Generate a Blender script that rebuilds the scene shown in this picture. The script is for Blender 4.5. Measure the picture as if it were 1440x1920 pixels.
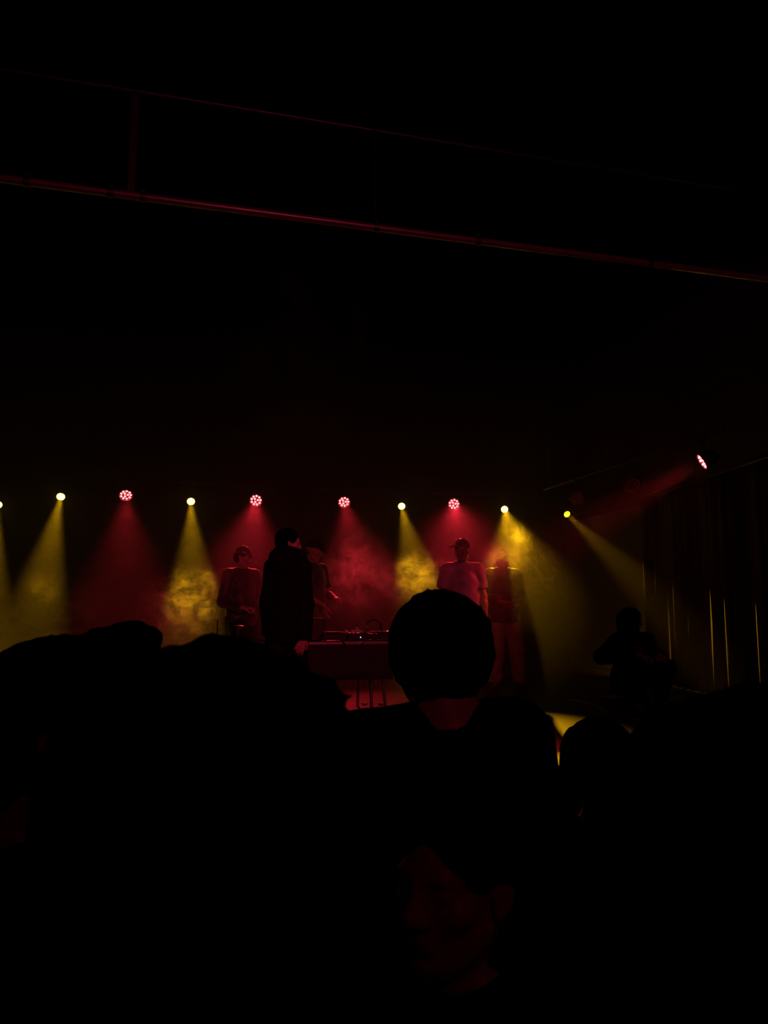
import bpy, math, random
import numpy as np
from mathutils import Vector, Matrix

# ------------------------------------------------------------------ camera, world, exposure
sc = bpy.context.scene
COL = sc.collection
for o in list(bpy.data.objects):
    bpy.data.objects.remove(o)
FPX, YAW, PITCH, CAMZ = 1400.0, math.radians(14.6), math.radians(7.33), 1.75
STAGE = 0.75
cd = bpy.data.cameras.new('camera')
cd.sensor_fit = 'VERTICAL'
cd.sensor_height = 36.0
cd.lens = 36.0 * FPX / 1920.0
cd.dof.use_dof = True
cd.dof.focus_distance = 8.5
cd.dof.aperture_fstop = 9.0
cd.clip_start = 0.02
cam = bpy.data.objects.new('camera', cd)
COL.objects.link(cam)
cam.location = (0, 0, CAMZ)
cam.rotation_euler = (math.pi / 2 + PITCH, 0, -YAW)
sc.camera = cam

w = bpy.data.worlds.new('world')
sc.world = w
w.use_nodes = True
w.node_tree.nodes['Background'].inputs[0].default_value = (0, 0, 0, 1)
w.node_tree.nodes['Background'].inputs[1].default_value = 0.0

sc.view_settings.view_transform = 'Standard'
sc.view_settings.look = 'None'
sc.view_settings.gamma = 1.0
sc.view_settings.exposure = 0.0
sc.view_settings.use_curve_mapping = False
sc.cycles.use_denoising = True
sc.cycles.max_bounces = 6
sc.cycles.diffuse_bounces = 2
sc.cycles.glossy_bounces = 2
sc.cycles.volume_bounces = 1
sc.cycles.transparent_max_bounces = 12
sc.cycles.sample_clamp_indirect = 4.0
sc.cycles.volume_step_rate = 1.0
sc.cycles.volume_max_steps = 256

# beam powers (watts) of the lamps and the added wash, haze thickness
YELLOW_W, RED_W, SIDE_W, FRONT_W, ADDED_WASH_W = 1150.0, 340.0, 300.0, 620.0, 90.0
YELLOW = (1.0, 0.46, 0.006)
RED = (1.0, 0.02, 0.04)
HAZE_DENSITY = 0.03

_f = Vector((math.sin(YAW) * math.cos(PITCH), math.cos(YAW) * math.cos(PITCH), math.sin(PITCH)))
_r = Vector((math.cos(YAW), -math.sin(YAW), 0))
_u = _r.cross(_f)
_h = Vector((math.sin(YAW), math.cos(YAW), 0))


def ray(px, py):
    return _f + _r * ((px - 720) / FPX) + _u * ((960 - py) / FPX)


def at(px, py, d):            # point seen at a pixel of the photograph, d metres ahead
    v = ray(px, py)
    return Vector((0, 0, CAMZ)) + v * (d / v.dot(_h))


def on_y(px, py, y):
    v = ray(px, py)
    return Vector((0, 0, CAMZ)) + v * (y / v.y)


def on_x(px, py, x):
    v = ray(px, py)
    return Vector((0, 0, CAMZ)) + v * (x / v.x)


def on_z(px, py, z):
    v = ray(px, py)
    return Vector((0, 0, CAMZ)) + v * ((z - CAMZ) / v.z)


# ------------------------------------------------------------------ materials
MATS = {}


def mat(name, col, rough=0.7, metal=0.0, spec=0.3, emit=None, strength=0.0, noise=0.0, nscale=20.0, bump=0.0, sheen=0.0):
    if name in MATS:
        return MATS[name]
    m = bpy.data.materials.new(name)
    m.use_nodes = True
    nt = m.node_tree
    b = nt.nodes['Principled BSDF']
    b.inputs['Base Color'].default_value = (*col, 1)
    b.inputs['Roughness'].default_value = rough
    b.inputs['Metallic'].default_value = metal
    b.inputs['Specular IOR Level'].default_value = spec
    if sheen:
        b.inputs['Sheen Weight'].default_value = sheen
    if emit:
        b.inputs['Emission Color'].default_value = (*emit, 1)
        b.inputs['Emission Strength'].default_value = strength
    if noise or bump:
        tc = nt.nodes.new('ShaderNodeTexCoord')
        nz = nt.nodes.new('ShaderNodeTexNoise')
        nz.inputs['Scale'].default_value = nscale
        nz.inputs['Detail'].default_value = 5
        nt.links.new(tc.outputs['Object'], nz.inputs['Vector'])
        if noise:
            mx = nt.nodes.new('ShaderNodeMix')
            mx.data_type = 'RGBA'
            mx.inputs['A'].default_value = (*[c * (1 - noise) for c in col], 1)
            mx.inputs['B'].default_value = (*[min(1, c * (1 + noise)) for c in col], 1)
            nt.links.new(nz.outputs['Fac'], mx.inputs['Factor'])
            nt.links.new(mx.outputs['Result'], b.inputs['Base Color'])
        if bump:
            bp = nt.nodes.new('ShaderNodeBump')
            bp.inputs['Strength'].default_value = bump
            bp.inputs['Distance'].default_value = 0.01
            nt.links.new(nz.outputs['Fac'], bp.inputs['Height'])
            nt.links.new(bp.outputs['Normal'], b.inputs['Normal'])
    MATS[name] = m
    return m


def board_floor(name, col, rough):
    m = mat(name, col, rough, spec=0.09)
    nt = m.node_tree
    b = nt.nodes['Principled BSDF']
    tc = nt.nodes.new('ShaderNodeTexCoord')
    br = nt.nodes.new('ShaderNodeTexBrick')
    br.inputs['Scale'].default_value = 1.0
    br.inputs['Brick Width'].default_value = 2.4
    br.inputs['Row Height'].default_value = 0.2
    br.inputs['Mortar Size'].default_value = 0.004
    br.inputs['Color1'].default_value = (*col, 1)
    br.inputs['Color2'].default_value = (*[c * 0.8 for c in col], 1)
    br.inputs['Mortar'].default_value = (*[c * 0.3 for c in col], 1)
    nz = nt.nodes.new('ShaderNodeTexNoise')
    nz.inputs['Scale'].default_value = 6
    nz.inputs['Detail'].default_value = 8
    mr = nt.nodes.new('ShaderNodeMapRange')
    mr.inputs['To Min'].default_value = rough - 0.08
    mr.inputs['To Max'].default_value = rough + 0.12
    nt.links.new(tc.outputs['Object'], br.inputs['Vector'])
    nt.links.new(tc.outputs['Object'], nz.inputs['Vector'])
    nt.links.new(br.outputs['Color'], b.inputs['Base Color'])
    nt.links.new(nz.outputs['Fac'], mr.inputs['Value'])
    nt.links.new(mr.outputs['Result'], b.inputs['Roughness'])
    return m


M_BLACKWALL = mat('black_paint', (0.012, 0.011, 0.012), 0.85, spec=0.1, noise=0.25, nscale=3)
M_GREYWALL = mat('grey_paint', (0.2, 0.19, 0.21), 0.85, spec=0.1, noise=0.1, nscale=2)
M_SIDEWALL = mat('dark_grey_paint', (0.08, 0.075, 0.08), 0.85, spec=0.05, noise=0.1, nscale=2)
M_CEIL = mat('ceiling_paint', (0.006, 0.006, 0.006), 0.9, spec=0.05)
M_FLOOR = mat('concrete', (0.02, 0.02, 0.02), 0.8, noise=0.3, nscale=4)
M_STAGE = board_floor('stage_boards', (0.009, 0.006, 0.004), 0.46)
M_BLKMETAL = mat('black_metal', (0.015, 0.015, 0.016), 0.45, metal=0.0, spec=0.5)
M_STEEL = mat('dull_steel', (0.32, 0.3, 0.3), 0.38, metal=1.0, noise=0.2, nscale=8)
M_PIPE = mat('scuffed_pipe', (0.8, 0.74, 0.78), 0.35, metal=0.6, noise=0.25, nscale=10)
M_CHROME = mat('chrome', (0.75, 0.73, 0.72), 0.18, metal=1.0)
M_PLASTIC = mat('black_plastic', (0.012, 0.012, 0.013), 0.35, spec=0.5)
M_CABLE = mat('cable_rubber', (0.05, 0.045, 0.045), 0.35, spec=0.6)
M_DRAPE = mat('black_satin_drape', (0.05, 0.045, 0.04), 0.6, spec=0.3)
M_TABLECLOTH = mat('dark_purple_cloth', (0.035, 0.025, 0.045), 0.9, spec=0.1, noise=0.2, nscale=15)
M_ALU = mat('aluminium_edge', (0.6, 0.58, 0.57), 0.3, metal=1.0)
M_SKIN_L = mat('light_skin', (0.5, 0.32, 0.25), 0.42, spec=0.5)
M_SKIN_M = mat('tan_skin', (0.34, 0.2, 0.14), 0.5, spec=0.35)
M_SKIN_D = mat('brown_skin', (0.16, 0.085, 0.055), 0.45, spec=0.4)
M_HAIR = mat('black_hair', (0.003, 0.0025, 0.0025), 0.9, spec=0.0, noise=0.3, nscale=150, bump=0.6)
M_CLOTH_BLK = mat('black_cotton', (0.012, 0.011, 0.013), 0.95, spec=0.0, noise=0.3, nscale=60)
M_CLOTH_CHAR = mat('charcoal_cotton', (0.03, 0.027, 0.03), 0.5, spec=0.4, sheen=0.4, noise=0.3, nscale=60)
M_CLOTH_WHT = mat('white_cotton', (0.4, 0.38, 0.4), 0.5, spec=0.6, sheen=1.0)
M_CLOTH_BEIGE = mat('beige_twill', (0.34, 0.27, 0.2), 0.9, spec=0.1, noise=0.1, nscale=80)
M_CAP_RED = mat('dusty_red_cap_cloth', (0.4, 0.2, 0.2), 0.42, spec=0.8, sheen=1.0)
nt = M_CAP_RED.node_tree
tl = nt.nodes.new('ShaderNodeBsdfTranslucent')
tl.inputs['Color'].default_value = (0.8, 0.4, 0.4, 1)
mx = nt.nodes.new('ShaderNodeMixShader')
mx.inputs[0].default_value = 0.6
nt.links.new(nt.nodes['Principled BSDF'].outputs[0], mx.inputs[1])
nt.links.new(tl.outputs[0], mx.inputs[2])
nt.links.new(mx.outputs[0], nt.nodes['Material Output'].inputs['Surface'])
M_CAP = mat('dark_red_cap_cloth', (0.12, 0.045, 0.05), 0.38, spec=0.8, sheen=1.0)
M_SHOE = mat('dark_shoe_leather', (0.02, 0.018, 0.018), 0.5)
M_SILVER = mat('earring_silver', (0.8, 0.78, 0.78), 0.15, metal=1.0)
M_LED_RED = mat('red_led_lens', (0.3, 0.02, 0.03), 0.2, emit=(1.0, 0.078, 0.085), strength=11.0)
M_LED_OFF = mat('unlit_red_led_lens', (0.45, 0.06, 0.08), 0.15, spec=0.6)
M_LENS_Y = mat('yellow_lamp_lens', (0.4, 0.35, 0.1), 0.2, emit=(1.0, 0.74, 0.075), strength=13.0)
M_LENS_Y_DIM = mat('yellow_lamp_lens_turned_away', (0.4, 0.35, 0.1), 0.2, emit=(1.0, 0.74, 0.02), strength=2.2)
M_PLATE = mat('lamp_face_plate', (0.2, 0.19, 0.2), 0.3, metal=0.7)
M_PARRIM = mat('lamp_rim', (0.35, 0.33, 0.33), 0.3, metal=0.8)
M_BLUE_LED = mat('blue_white_indicator', (0.5, 0.6, 0.9), 0.3, emit=(0.55, 0.7, 1.0), strength=2.5)
M_PAPER = mat('pale_tape', (0.75, 0.7, 0.6), 0.6)
M_SCREENPRINT = mat('pale_print', (0.5, 0.48, 0.5), 0.8)
M_GLASS_BOTTLE = mat('clear_plastic_bottle', (0.45, 0.42, 0.45), 0.15, spec=0.6)


# ------------------------------------------------------------------ mesh helpers
class MB:
    def __init__(s):
        s.v, s.f = [], []

    def add(s, V, F):
        n = len(s.v)
        s.v += [tuple(p) for p in V]
        s.f += [tuple(i + n for i in q) for q in F]
        return s

    def box(s, lo, hi, bev=0.0, M=None):
        x0, y0, z0 = lo
        x1, y1, z1 = hi
        b = min(bev, (x1 - x0) / 2.01, (y1 - y0) / 2.01, (z1 - z0) / 2.01)
        if b <= 0:
            V = [(x, y, z) for z in (z0, z1) for y in (y0, y1) for x in (x0, x1)]
            F = [(0, 2, 3, 1), (4, 5, 7, 6), (0, 1, 5, 4), (2, 6, 7, 3), (0, 4, 6, 2), (1, 3, 7, 5)]
        else:
            def loop(i, z):
                return [(x0 + i, y0 + b if False else y0 + i, z)]
            rings = []
            for z, ins in ((z0, b), (z0 + b, 0), (z1 - b, 0), (z1, b)):
                a0, a1, c0, c1 = x0 + ins, x1 - ins, y0 + ins, y1 - ins
                k = b
                rings.append([(a0 + k, c0, z), (a1 - k, c0, z), (a1, c0 + k, z), (a1, c1 - k, z), (a1 - k, c1, z), (a0 + k, c1, z), (a0, c1 - k, z), (a0, c0 + k, z)])
            V = [p for r in rings for p in r]
            F = [tuple(range(7, -1, -1)), tuple(range(24, 32))]
            for j in range(3):
                for i in range(8):
                    k = (i + 1) % 8
                    F.append((j * 8 + i, j * 8 + k, j * 8 + 8 + k, j * 8 + 8 + i))
        if M is not None:
            V = [M @ Vector(p) for p in V]
        return s.add(V, F)

    def lathe(s, prof, n=24, M=None, cap=True):       # prof: (radius, height) along +z
        V, F = [], []
        for r, z in prof:
            for i in range(n):
                a = 2 * math.pi * i / n
                V.append((r * math.cos(a), r * math.sin(a), z))
        for j in range(len(prof) - 1):
            for i in range(n):
                k = (i + 1) % n
                F.append((j * n + i, j * n + k, j * n + n + k, j * n + n + i))
        if cap:
            F.append(tuple(range(n - 1, -1, -1)))
            F.append(tuple(range((len(prof) - 1) * n, len(prof) * n)))
        if M is not None:
            V = [M @ Vector(p) for p in V]
        return s.add(V, F)

    def tube(s, pts, r, n=10, closed=False):
        P = [Vector(p) for p in pts]
        rs = r if isinstance(r, (list, tuple)) else [r] * len(P)
        V, F = [], []
        up = Vector((0, 0, 1))
        prev = None
        for i, p in enumerate(P):
            if closed:
                t = (P[(i + 1) % len(P)] - P[i - 1]).normalized()
            else:
                t = (P[min(i + 1, len(P) - 1)] - P[max(i - 1, 0)]).normalized()
            if prev is None:
                a = t.cross(up)
                if a.length < 0.05:
                    a = t.cross(Vector((1, 0, 0)))
            else:
                a = prev - t * prev.dot(t)
                if a.length < 1e-4:
                    a = t.cross(up)
            a.normalize()
            prev = a
            c = t.cross(a)
            for k in range(n):
                an = 2 * math.pi * k / n
                V.append(p + (a * math.cos(an) + c * math.sin(an)) * rs[i])
        m = len(P) if closed else len(P) - 1
        for j in range(m):
            j2 = (j + 1) % len(P)
            for k in range(n):
                k2 = (k + 1) % n
                F.append((j * n + k, j * n + k2, j2 * n + k2, j2 * n + k))
        if not closed:
            F.append(tuple(range(n - 1, -1, -1)))
            F.append(tuple(range((len(P) - 1) * n, len(P) * n)))
        return s.add(V, F)

    def cyl(s, a, b, r, n=16, r2=None):
        return s.tube([a, b], [r, r if r2 is None else r2], n)

    def mesh(s, name, m, smooth=True):
        me = bpy.data.meshes.new(name)
        me.from_pydata([tuple(p) for p in s.v], [], s.f)
        me.validate()
        me.materials.append(m)
        if smooth:
            me.shade_smooth()
            try:
                me.set_sharp_from_angle(angle=math.radians(40))
            except Exception:
                pass
        return me

    def build(s, name, m, parent=None, smooth=True):
        return link(name, s.mesh(name, m, smooth), parent)


def link(name, me, parent=None, mtx=None):
    o = bpy.data.objects.new(name, me)
    COL.objects.link(o)
    if parent is not None:
        o.parent = parent
    if mtx is not None:
        o.matrix_local = mtx
    return o


def tag(o, label=None, cat=None, group=None, kind=None):
    if label: o['label'] = label
    if cat: o['category'] = cat
    if group: o['group'] = group
    if kind: o['kind'] = kind
    return o


def thing(name, label, cat, loc=(0, 0, 0), group=None, rz=0.0):
    o = bpy.data.objects.new(name, None)
    o.empty_display_size = 0.1
    COL.objects.link(o)
    o.location = loc
    o.rotation_euler = (0, 0, rz)
    return tag(o, label, cat, group)


def structure(name, mb, m, smooth=False):
    o = mb.build(name, m, None, smooth)
    o['kind'] = 'structure'
    return o


def aim(direction):                       # rotation whose local -Z looks along direction
    d = Vector(direction).normalized()
    return d.to_track_quat('-Z', 'Y').to_matrix().to_4x4()


def bez(pts, n=8):                        # smooth path through points
    P = [Vector(p) for p in pts]
    out = []
    for i in range(len(P) - 1):
        p0, p1, p2, p3 = P[max(i - 1, 0)], P[i], P[i + 1], P[min(i + 2, len(P) - 1)]
        for k in range(n):
            t = k / n
            out.append(0.5 * ((2 * p1) + (p2 - p0) * t + (2 * p0 - 5 * p1 + 4 * p2 - p3) * t * t + (3 * p1 - p0 - 3 * p2 + p3) * t ** 3))
    out.append(P[-1])
    return out


# ------------------------------------------------------------------ smooth solids (for bodies, hair and clothes)
class Solid:
    """Distance field on a grid; shapes blend smoothly, then a surface net becomes one mesh."""

    def __init__(s, h):
        s.h, s.ops = h, []

    def cap(s, a, b, ra, rb=None, k=0.02, sub=False, flat=False, sq=None):
        s.ops.append(('cap', np.array(a, float), np.array(b, float), ra, ra if rb is None else rb, k, sub, flat, sq))
        return s

    def ell(s, c, r, R=None, k=0.02, sub=False):
        s.ops.append(('ell', np.array(c, float), np.array(r, float), R, None, k, sub, None, None))
        return s

    def cut(s, p, n):                     # keep the side the normal points away from
        s.ops.append(('cut', np.array(p, float), np.array(n, float) / np.linalg.norm(n), 0, 0, 0, True, None, None))
        return s

    def bounds(s):
        lo, hi = np.full(3, 1e9), np.full(3, -1e9)
        for o in s.ops:
            if o[6]:
                continue
            if o[0] == 'cap':
                r = max(o[3], o[4]) * (1.0 if o[8] is None else max(o[8][1], 1.0)) + 0.01
                lo = np.minimum(lo, np.minimum(o[1], o[2]) - r)
                hi = np.maximum(hi, np.maximum(o[1], o[2]) + r)
            else:
                r = max(o[2]) + 0.01 if o[3] is not None else o[2] + 0.01
                lo = np.minimum(lo, o[1] - r)
                hi = np.maximum(hi, o[1] + r)
        return lo, hi

    def mesh(s, name, m, warp=None):
        h = s.h
        lo, hi = s.bounds()
        lo = lo - 4 * h
        n = np.ceil((hi + 4 * h - lo) / h).astype(int) + 1
        F = np.full(n, 0.3, np.float32)
        ax = [lo[i] + h * np.arange(n[i]) for i in range(3)]
        for o in s.ops:
            kind, k, sub = o[0], o[5], o[6]
            if kind == 'cut':
                d = -((ax[0][:, None, None] - o[1][0]) * o[2][0] + (ax[1][None, :, None] - o[1][1]) * o[2][1] + (ax[2][None, None, :] - o[1][2]) * o[2][2])
                F = np.maximum(F, -d).astype(np.float32)
                continue
            if kind == 'cap':
                r = max(o[3], o[4]) * (1.0 if o[8] is None else max(o[8][1], 1.0)) + k + 3 * h
                l, u = np.minimum(o[1], o[2]) - r, np.maximum(o[1], o[2]) + r
            else:
                r = (max(o[2]) if o[3] is not None else o[2]) + k + 3 * h
                l, u = o[1] - r, o[1] + r
            i0 = np.maximum(((l - lo) / h).astype(int), 0)
            i1 = np.minimum(((u - lo) / h).astype(int) + 2, n)
            if np.any(i1 <= i0):
                continue
            sl = tuple(slice(a, b) for a, b in zip(i0, i1))
            X = np.stack(np.meshgrid(*[ax[i][sl[i]] for i in range(3)], indexing='ij'), -1)
            if kind == 'cap':
                a, b = o[1], o[2]
                ba = b - a
                L2 = max(float(ba @ ba), 1e-9)
                pa = X - a
                t0 = (pa @ ba) / L2
                t = np.clip(t0, 0, 1)
                q = pa - t[..., None] * ba
                if o[8] is not None:          # flattened section: (direction, width factor)
                    ww = o[8][0] / np.linalg.norm(o[8][0])
                    q = q - (q @ ww)[..., None] * ww * (1 - 1 / o[8][1])
                d = np.linalg.norm(q, axis=-1) - (o[3] + (o[4] - o[3]) * t)
                if o[7]:
                    L = math.sqrt(L2)
                    d = np.maximum(d, (t0 - 1) * L)
                    if o[7] == 2:
                        d = np.maximum(d, -t0 * L)
            else:
                p = X - o[1]
                if o[3] is not None:
                    p = p @ o[3]
                k0 = np.linalg.norm(p / o[2], axis=-1)
                k1 = np.linalg.norm(p / (o[2] ** 2), axis=-1)
                d = np.where(k1 > 1e-6, k0 * (k0 - 1) / np.maximum(k1, 1e-6), -min(o[2]))
            A = F[sl]
            if sub:
                d = -d
                hh = np.maximum(k - np.abs(A - d), 0) / max(k, 1e-6)
                F[sl] = np.maximum(A, d) + hh * hh * k * 0.25
            else:
                hh = np.maximum(k - np.abs(A - d), 0) / max(k, 1e-6)
                F[sl] = np.minimum(A, d) - hh * hh * k * 0.25
        if warp is not None:
            X = np.meshgrid(*ax, indexing='ij', sparse=True)
            F = F + warp(*X)
        F[0] = F[-1] = 0.1
        F[:, 0] = F[:, -1] = 0.1
        F[:, :, 0] = F[:, :, -1] = 0.1
        return nets(F, lo, h, name, m)


def nets(F, lo, h, name, m):
    S = F < 0
    c = [S[:-1, :-1, :-1], S[1:, :-1, :-1], S[:-1, 1:, :-1], S[1:, 1:, :-1], S[:-1, :-1, 1:], S[1:, :-1, 1:], S[:-1, 1:, 1:], S[1:, 1:, 1:]]
    cnt = sum(x.astype(np.int8) for x in c)
    act = (cnt > 0) & (cnt < 8)
    I = np.argwhere(act)
    idx = np.full(act.shape, -1, np.int64)
    idx[act] = np.arange(len(I))
    off = np.array([(i & 1, (i >> 1) & 1, (i >> 2) & 1) for i in range(8)])
    vals = np.stack([F[I[:, 0] + o[0], I[:, 1] + o[1], I[:, 2] + o[2]] for o in off], 1)
    acc = np.zeros((len(I), 3))
    num = np.zeros(len(I))
    for a in range(8):
        for b in range(a + 1, 8):
            if bin(a ^ b).count('1') != 1:
                continue
            va, vb = vals[:, a], vals[:, b]
            x = (va < 0) != (vb < 0)
            t = np.where(x, va / np.where(x, va - vb, 1), 0)
            acc += np.where(x[:, None], off[a] + t[:, None] * (off[b] - off[a]), 0)
            num += x
    V = lo + h * (I + acc / np.maximum(num, 1)[:, None])
    Q = []
    for d in range(3):
        e, g = (d + 1) % 3, (d + 2) % 3
        s0 = [slice(None)] * 3
        s1 = [slice(None)] * 3
        s0[d], s1[d] = slice(None, -1), slice(1, None)
        A, B = S[tuple(s0)], S[tuple(s1)]
        ed = np.argwhere(A != B)
        ok = (ed[:, e] > 0) & (ed[:, g] > 0) & (ed[:, e] < act.shape[e]) & (ed[:, g] < act.shape[g])
        ed = ed[ok]
        inside = A[ed[:, 0], ed[:, 1], ed[:, 2]]

        def at_(de, dg):
            q = ed.copy()
            q[:, e] += de
            q[:, g] += dg
            return idx[q[:, 0], q[:, 1], q[:, 2]]
        q = np.stack([at_(-1, -1), at_(0, -1), at_(0, 0), at_(-1, 0)], 1)
        q[~inside] = q[~inside][:, ::-1]
        Q.append(q)
    Q = np.concatenate(Q)
    Q = Q[(Q >= 0).all(1)]
    me = bpy.data.meshes.new(name)
    me.vertices.add(len(V))
    me.vertices.foreach_set('co', V.astype(np.float32).ravel())
    me.loops.add(len(Q) * 4)
    me.loops.foreach_set('vertex_index', Q.astype(np.int32).ravel())
    me.polygons.add(len(Q))
    me.polygons.foreach_set('loop_start', np.arange(0, len(Q) * 4, 4, dtype=np.int32))
    me.polygons.foreach_set('loop_total', np.full(len(Q), 4, np.int32))
    me.update(calc_edges=True)
    me.validate()
    me.materials.append(m)
    me.shade_smooth()
    return me


def rotz(a):
    c, s_ = math.cos(a), math.sin(a)
    return np.array([[c, -s_, 0], [s_, c, 0], [0, 0, 1.0]])


def rotx(a):
    c, s_ = math.cos(a), math.sin(a)
    return np.array([[1.0, 0, 0], [0, c, -s_], [0, s_, c]])


def roty(a):
    c, s_ = math.cos(a), math.sin(a)
    return np.array([[c, 0, s_], [0, 1.0, 0], [-s_, 0, c]])


def add_head(S, c, R, s=1.0, fem=False):
    """Head of a person looking along its local +y; c is the point between the ears."""
    c = np.array(c, float)

    def P(x, y, z):
        return c + R @ (np.array([x, y, z]) * s)

    def E(x, y, z, r, k=0.02, sub=False, RR=None):
        S.ell(P(x, y, z), np.array(r) * s, R if RR is None else R @ RR, k * s, sub)

    def C(a, b, ra, rb=None, k=0.015, sub=False):
        S.cap(P(*a), P(*b), ra * s, None if rb is None else rb * s, k * s, sub)
    j = 0.9 if fem else 1.0
    E(0, -0.012, 0.035, (0.075, 0.096, 0.083), 0.02)
    E(0, 0.028, -0.028, (0.061 * j, 0.062, 0.086), 0.03)
    for q in (-1, 1):
        C((q * 0.056 * j, -0.005, -0.055), (q * 0.02 * j, 0.062, -0.104), 0.017, 0.014, 0.03)
        E(q * 0.044, 0.056, -0.022, (0.022, 0.02, 0.018), 0.02)
    E(0, 0.068, -0.1, (0.022 * j, 0.018, 0.018), 0.02)
    C((-0.034, 0.077, 0.025), (0.034, 0.077, 0.025), 0.010 if fem else 0.013, None, 0.02)
    for q in (-1, 1):
        E(q * 0.031, 0.096, 0.004, (0.019, 0.016, 0.012), 0.012, True)
    for q in (-1, 1):
        E(q * 0.031, 0.073, 0.003, (0.0145, 0.0125, 0.011), 0.004)
        C((q * 0.019, 0.084, 0.007), (q * 0.043, 0.079, 0.006), 0.0035, None, 0.004)
    C((0, 0.086, 0.014), (0, 0.108, -0.027), 0.0075, 0.0115, 0.015)
    for q in (-1, 1):
        E(q * 0.011, 0.095, -0.032, (0.0085, 0.011, 0.0075), 0.008)
    C((-0.017, 0.084, -0.057), (0.017, 0.084, -0.057), 0.0065, None, 0.008)
    C((0, 0.09, -0.0555), (0, 0.09, -0.056), 0.0065, None, 0.01)
    C((-0.015, 0.084, -0.069), (0.015, 0.084, -0.069), 0.0075, None, 0.008)
    C((-0.02, 0.096, -0.063), (0.02, 0.096, -0.063), 0.0022, None, 0.004, True)
    for q in (-1, 1):
        T = rotz(q * 0.35)
        E(q * 0.077, -0.010, -0.006, (0.0075, 0.019, 0.031), 0.006, False, T)
        E(q * 0.085, -0.004, -0.002, (0.006, 0.009, 0.016), 0.006, True, T)
        E(q * 0.075, -0.002, -0.032, (0.006, 0.008, 0.010), 0.006)


def add_hand(S, wr, d, n, side, curl=0.5, s=1.0, spread=0.0):
    """wr wrist, d direction to the fingertips, n way the palm faces, side +1/-1 puts the thumb."""
    wr, d, n = np.array(wr, float), np.array(d, float), np.array(n, float)
    d /= np.linalg.norm(d)
    n = n - d * (n @ d)
    n /= np.linalg.norm(n)
    a = np.cross(d, n) * side
    for i in range(4):
        kn = wr + (d * (0.088 - 0.004 * abs(i - 1)) + a * (0.031 - 0.0205 * i)) * s
        S.cap(wr + (d * 0.012 + a * (0.014 - 0.009 * i)) * s, kn, 0.015 * s, 0.0115 * s, 0.012)
        L = (0.072, 0.080, 0.074, 0.058)[i] * s
        p, ang = kn, 0.0
        for seg, fr in enumerate((0.45, 0.32, 0.23)):
            ang += curl * (0.75 if seg == 0 else 1.0)
            dd = d * math.cos(ang) + n * math.sin(ang) + a * spread * (1.5 - i) * 0.12
            q = p + dd / np.linalg.norm(dd) * L * fr
            S.cap(p, q, (0.0098 - 0.0009 * seg) * s, (0.0092 - 0.0009 * seg) * s, 0.004)
            p = q
    t0 = wr + (d * 0.026 + a * 0.024) * s
    t1 = t0 + (d * 0.55 + a * 0.6 + n * 0.35) * 0.042 * s
    t2 = t1 + (d * 0.85 + a * 0.15 + n * (0.25 + 0.4 * curl)) * 0.032 * s
    t3 = t2 + (d * 0.9 - a * 0.05 + n * (0.3 + 0.5 * curl)) * 0.024 * s
    S.cap(t0, t1, 0.0145 * s, 0.0115 * s, 0.012).cap(t1, t2, 0.0108 * s, 0.0098 * s, 0.004).cap(t2, t3, 0.0098 * s, 0.0085 * s, 0.004)


def wrinkles(amp, seed):
    rg = random.Random(seed)
    ph = [rg.uniform(0, 6) for _ in range(6)]

    def f(X, Y, Z):
        return (amp * (np.sin(23 * Z + 9 * X + ph[0] + 2.2 * np.sin(11 * Y + 7 * Z + ph[1])) * np.sin(17 * X - 13 * Y + ph[2])
                       + 0.6 * np.sin(47 * Z - 21 * X + 13 * Y + ph[3]) * np.sin(31 * Y + 19 * X + ph[4]))).astype(np.float32)
    return f


def curls(amp, fr, seed):
    rg = random.Random(seed)
    ph = [rg.uniform(0, 6) for _ in range(6)]

    def f(X, Y, Z):
        u, v, q = X * fr, Y * fr, Z * fr
        return (amp * (np.sin(u + 1.3 * np.sin(v * 0.7 + ph[0])) * np.sin(v + 1.1 * np.sin(q * 0.8 + ph[1])) * np.sin(q + 1.2 * np.sin(u * 0.6 + ph[2]))
                       + 0.55 * np.sin(2.3 * u + ph[3]) * np.sin(2.1 * v + ph[4]) * np.sin(2.4 * q + ph[5]))).astype(np.float32)
    return f


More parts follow.
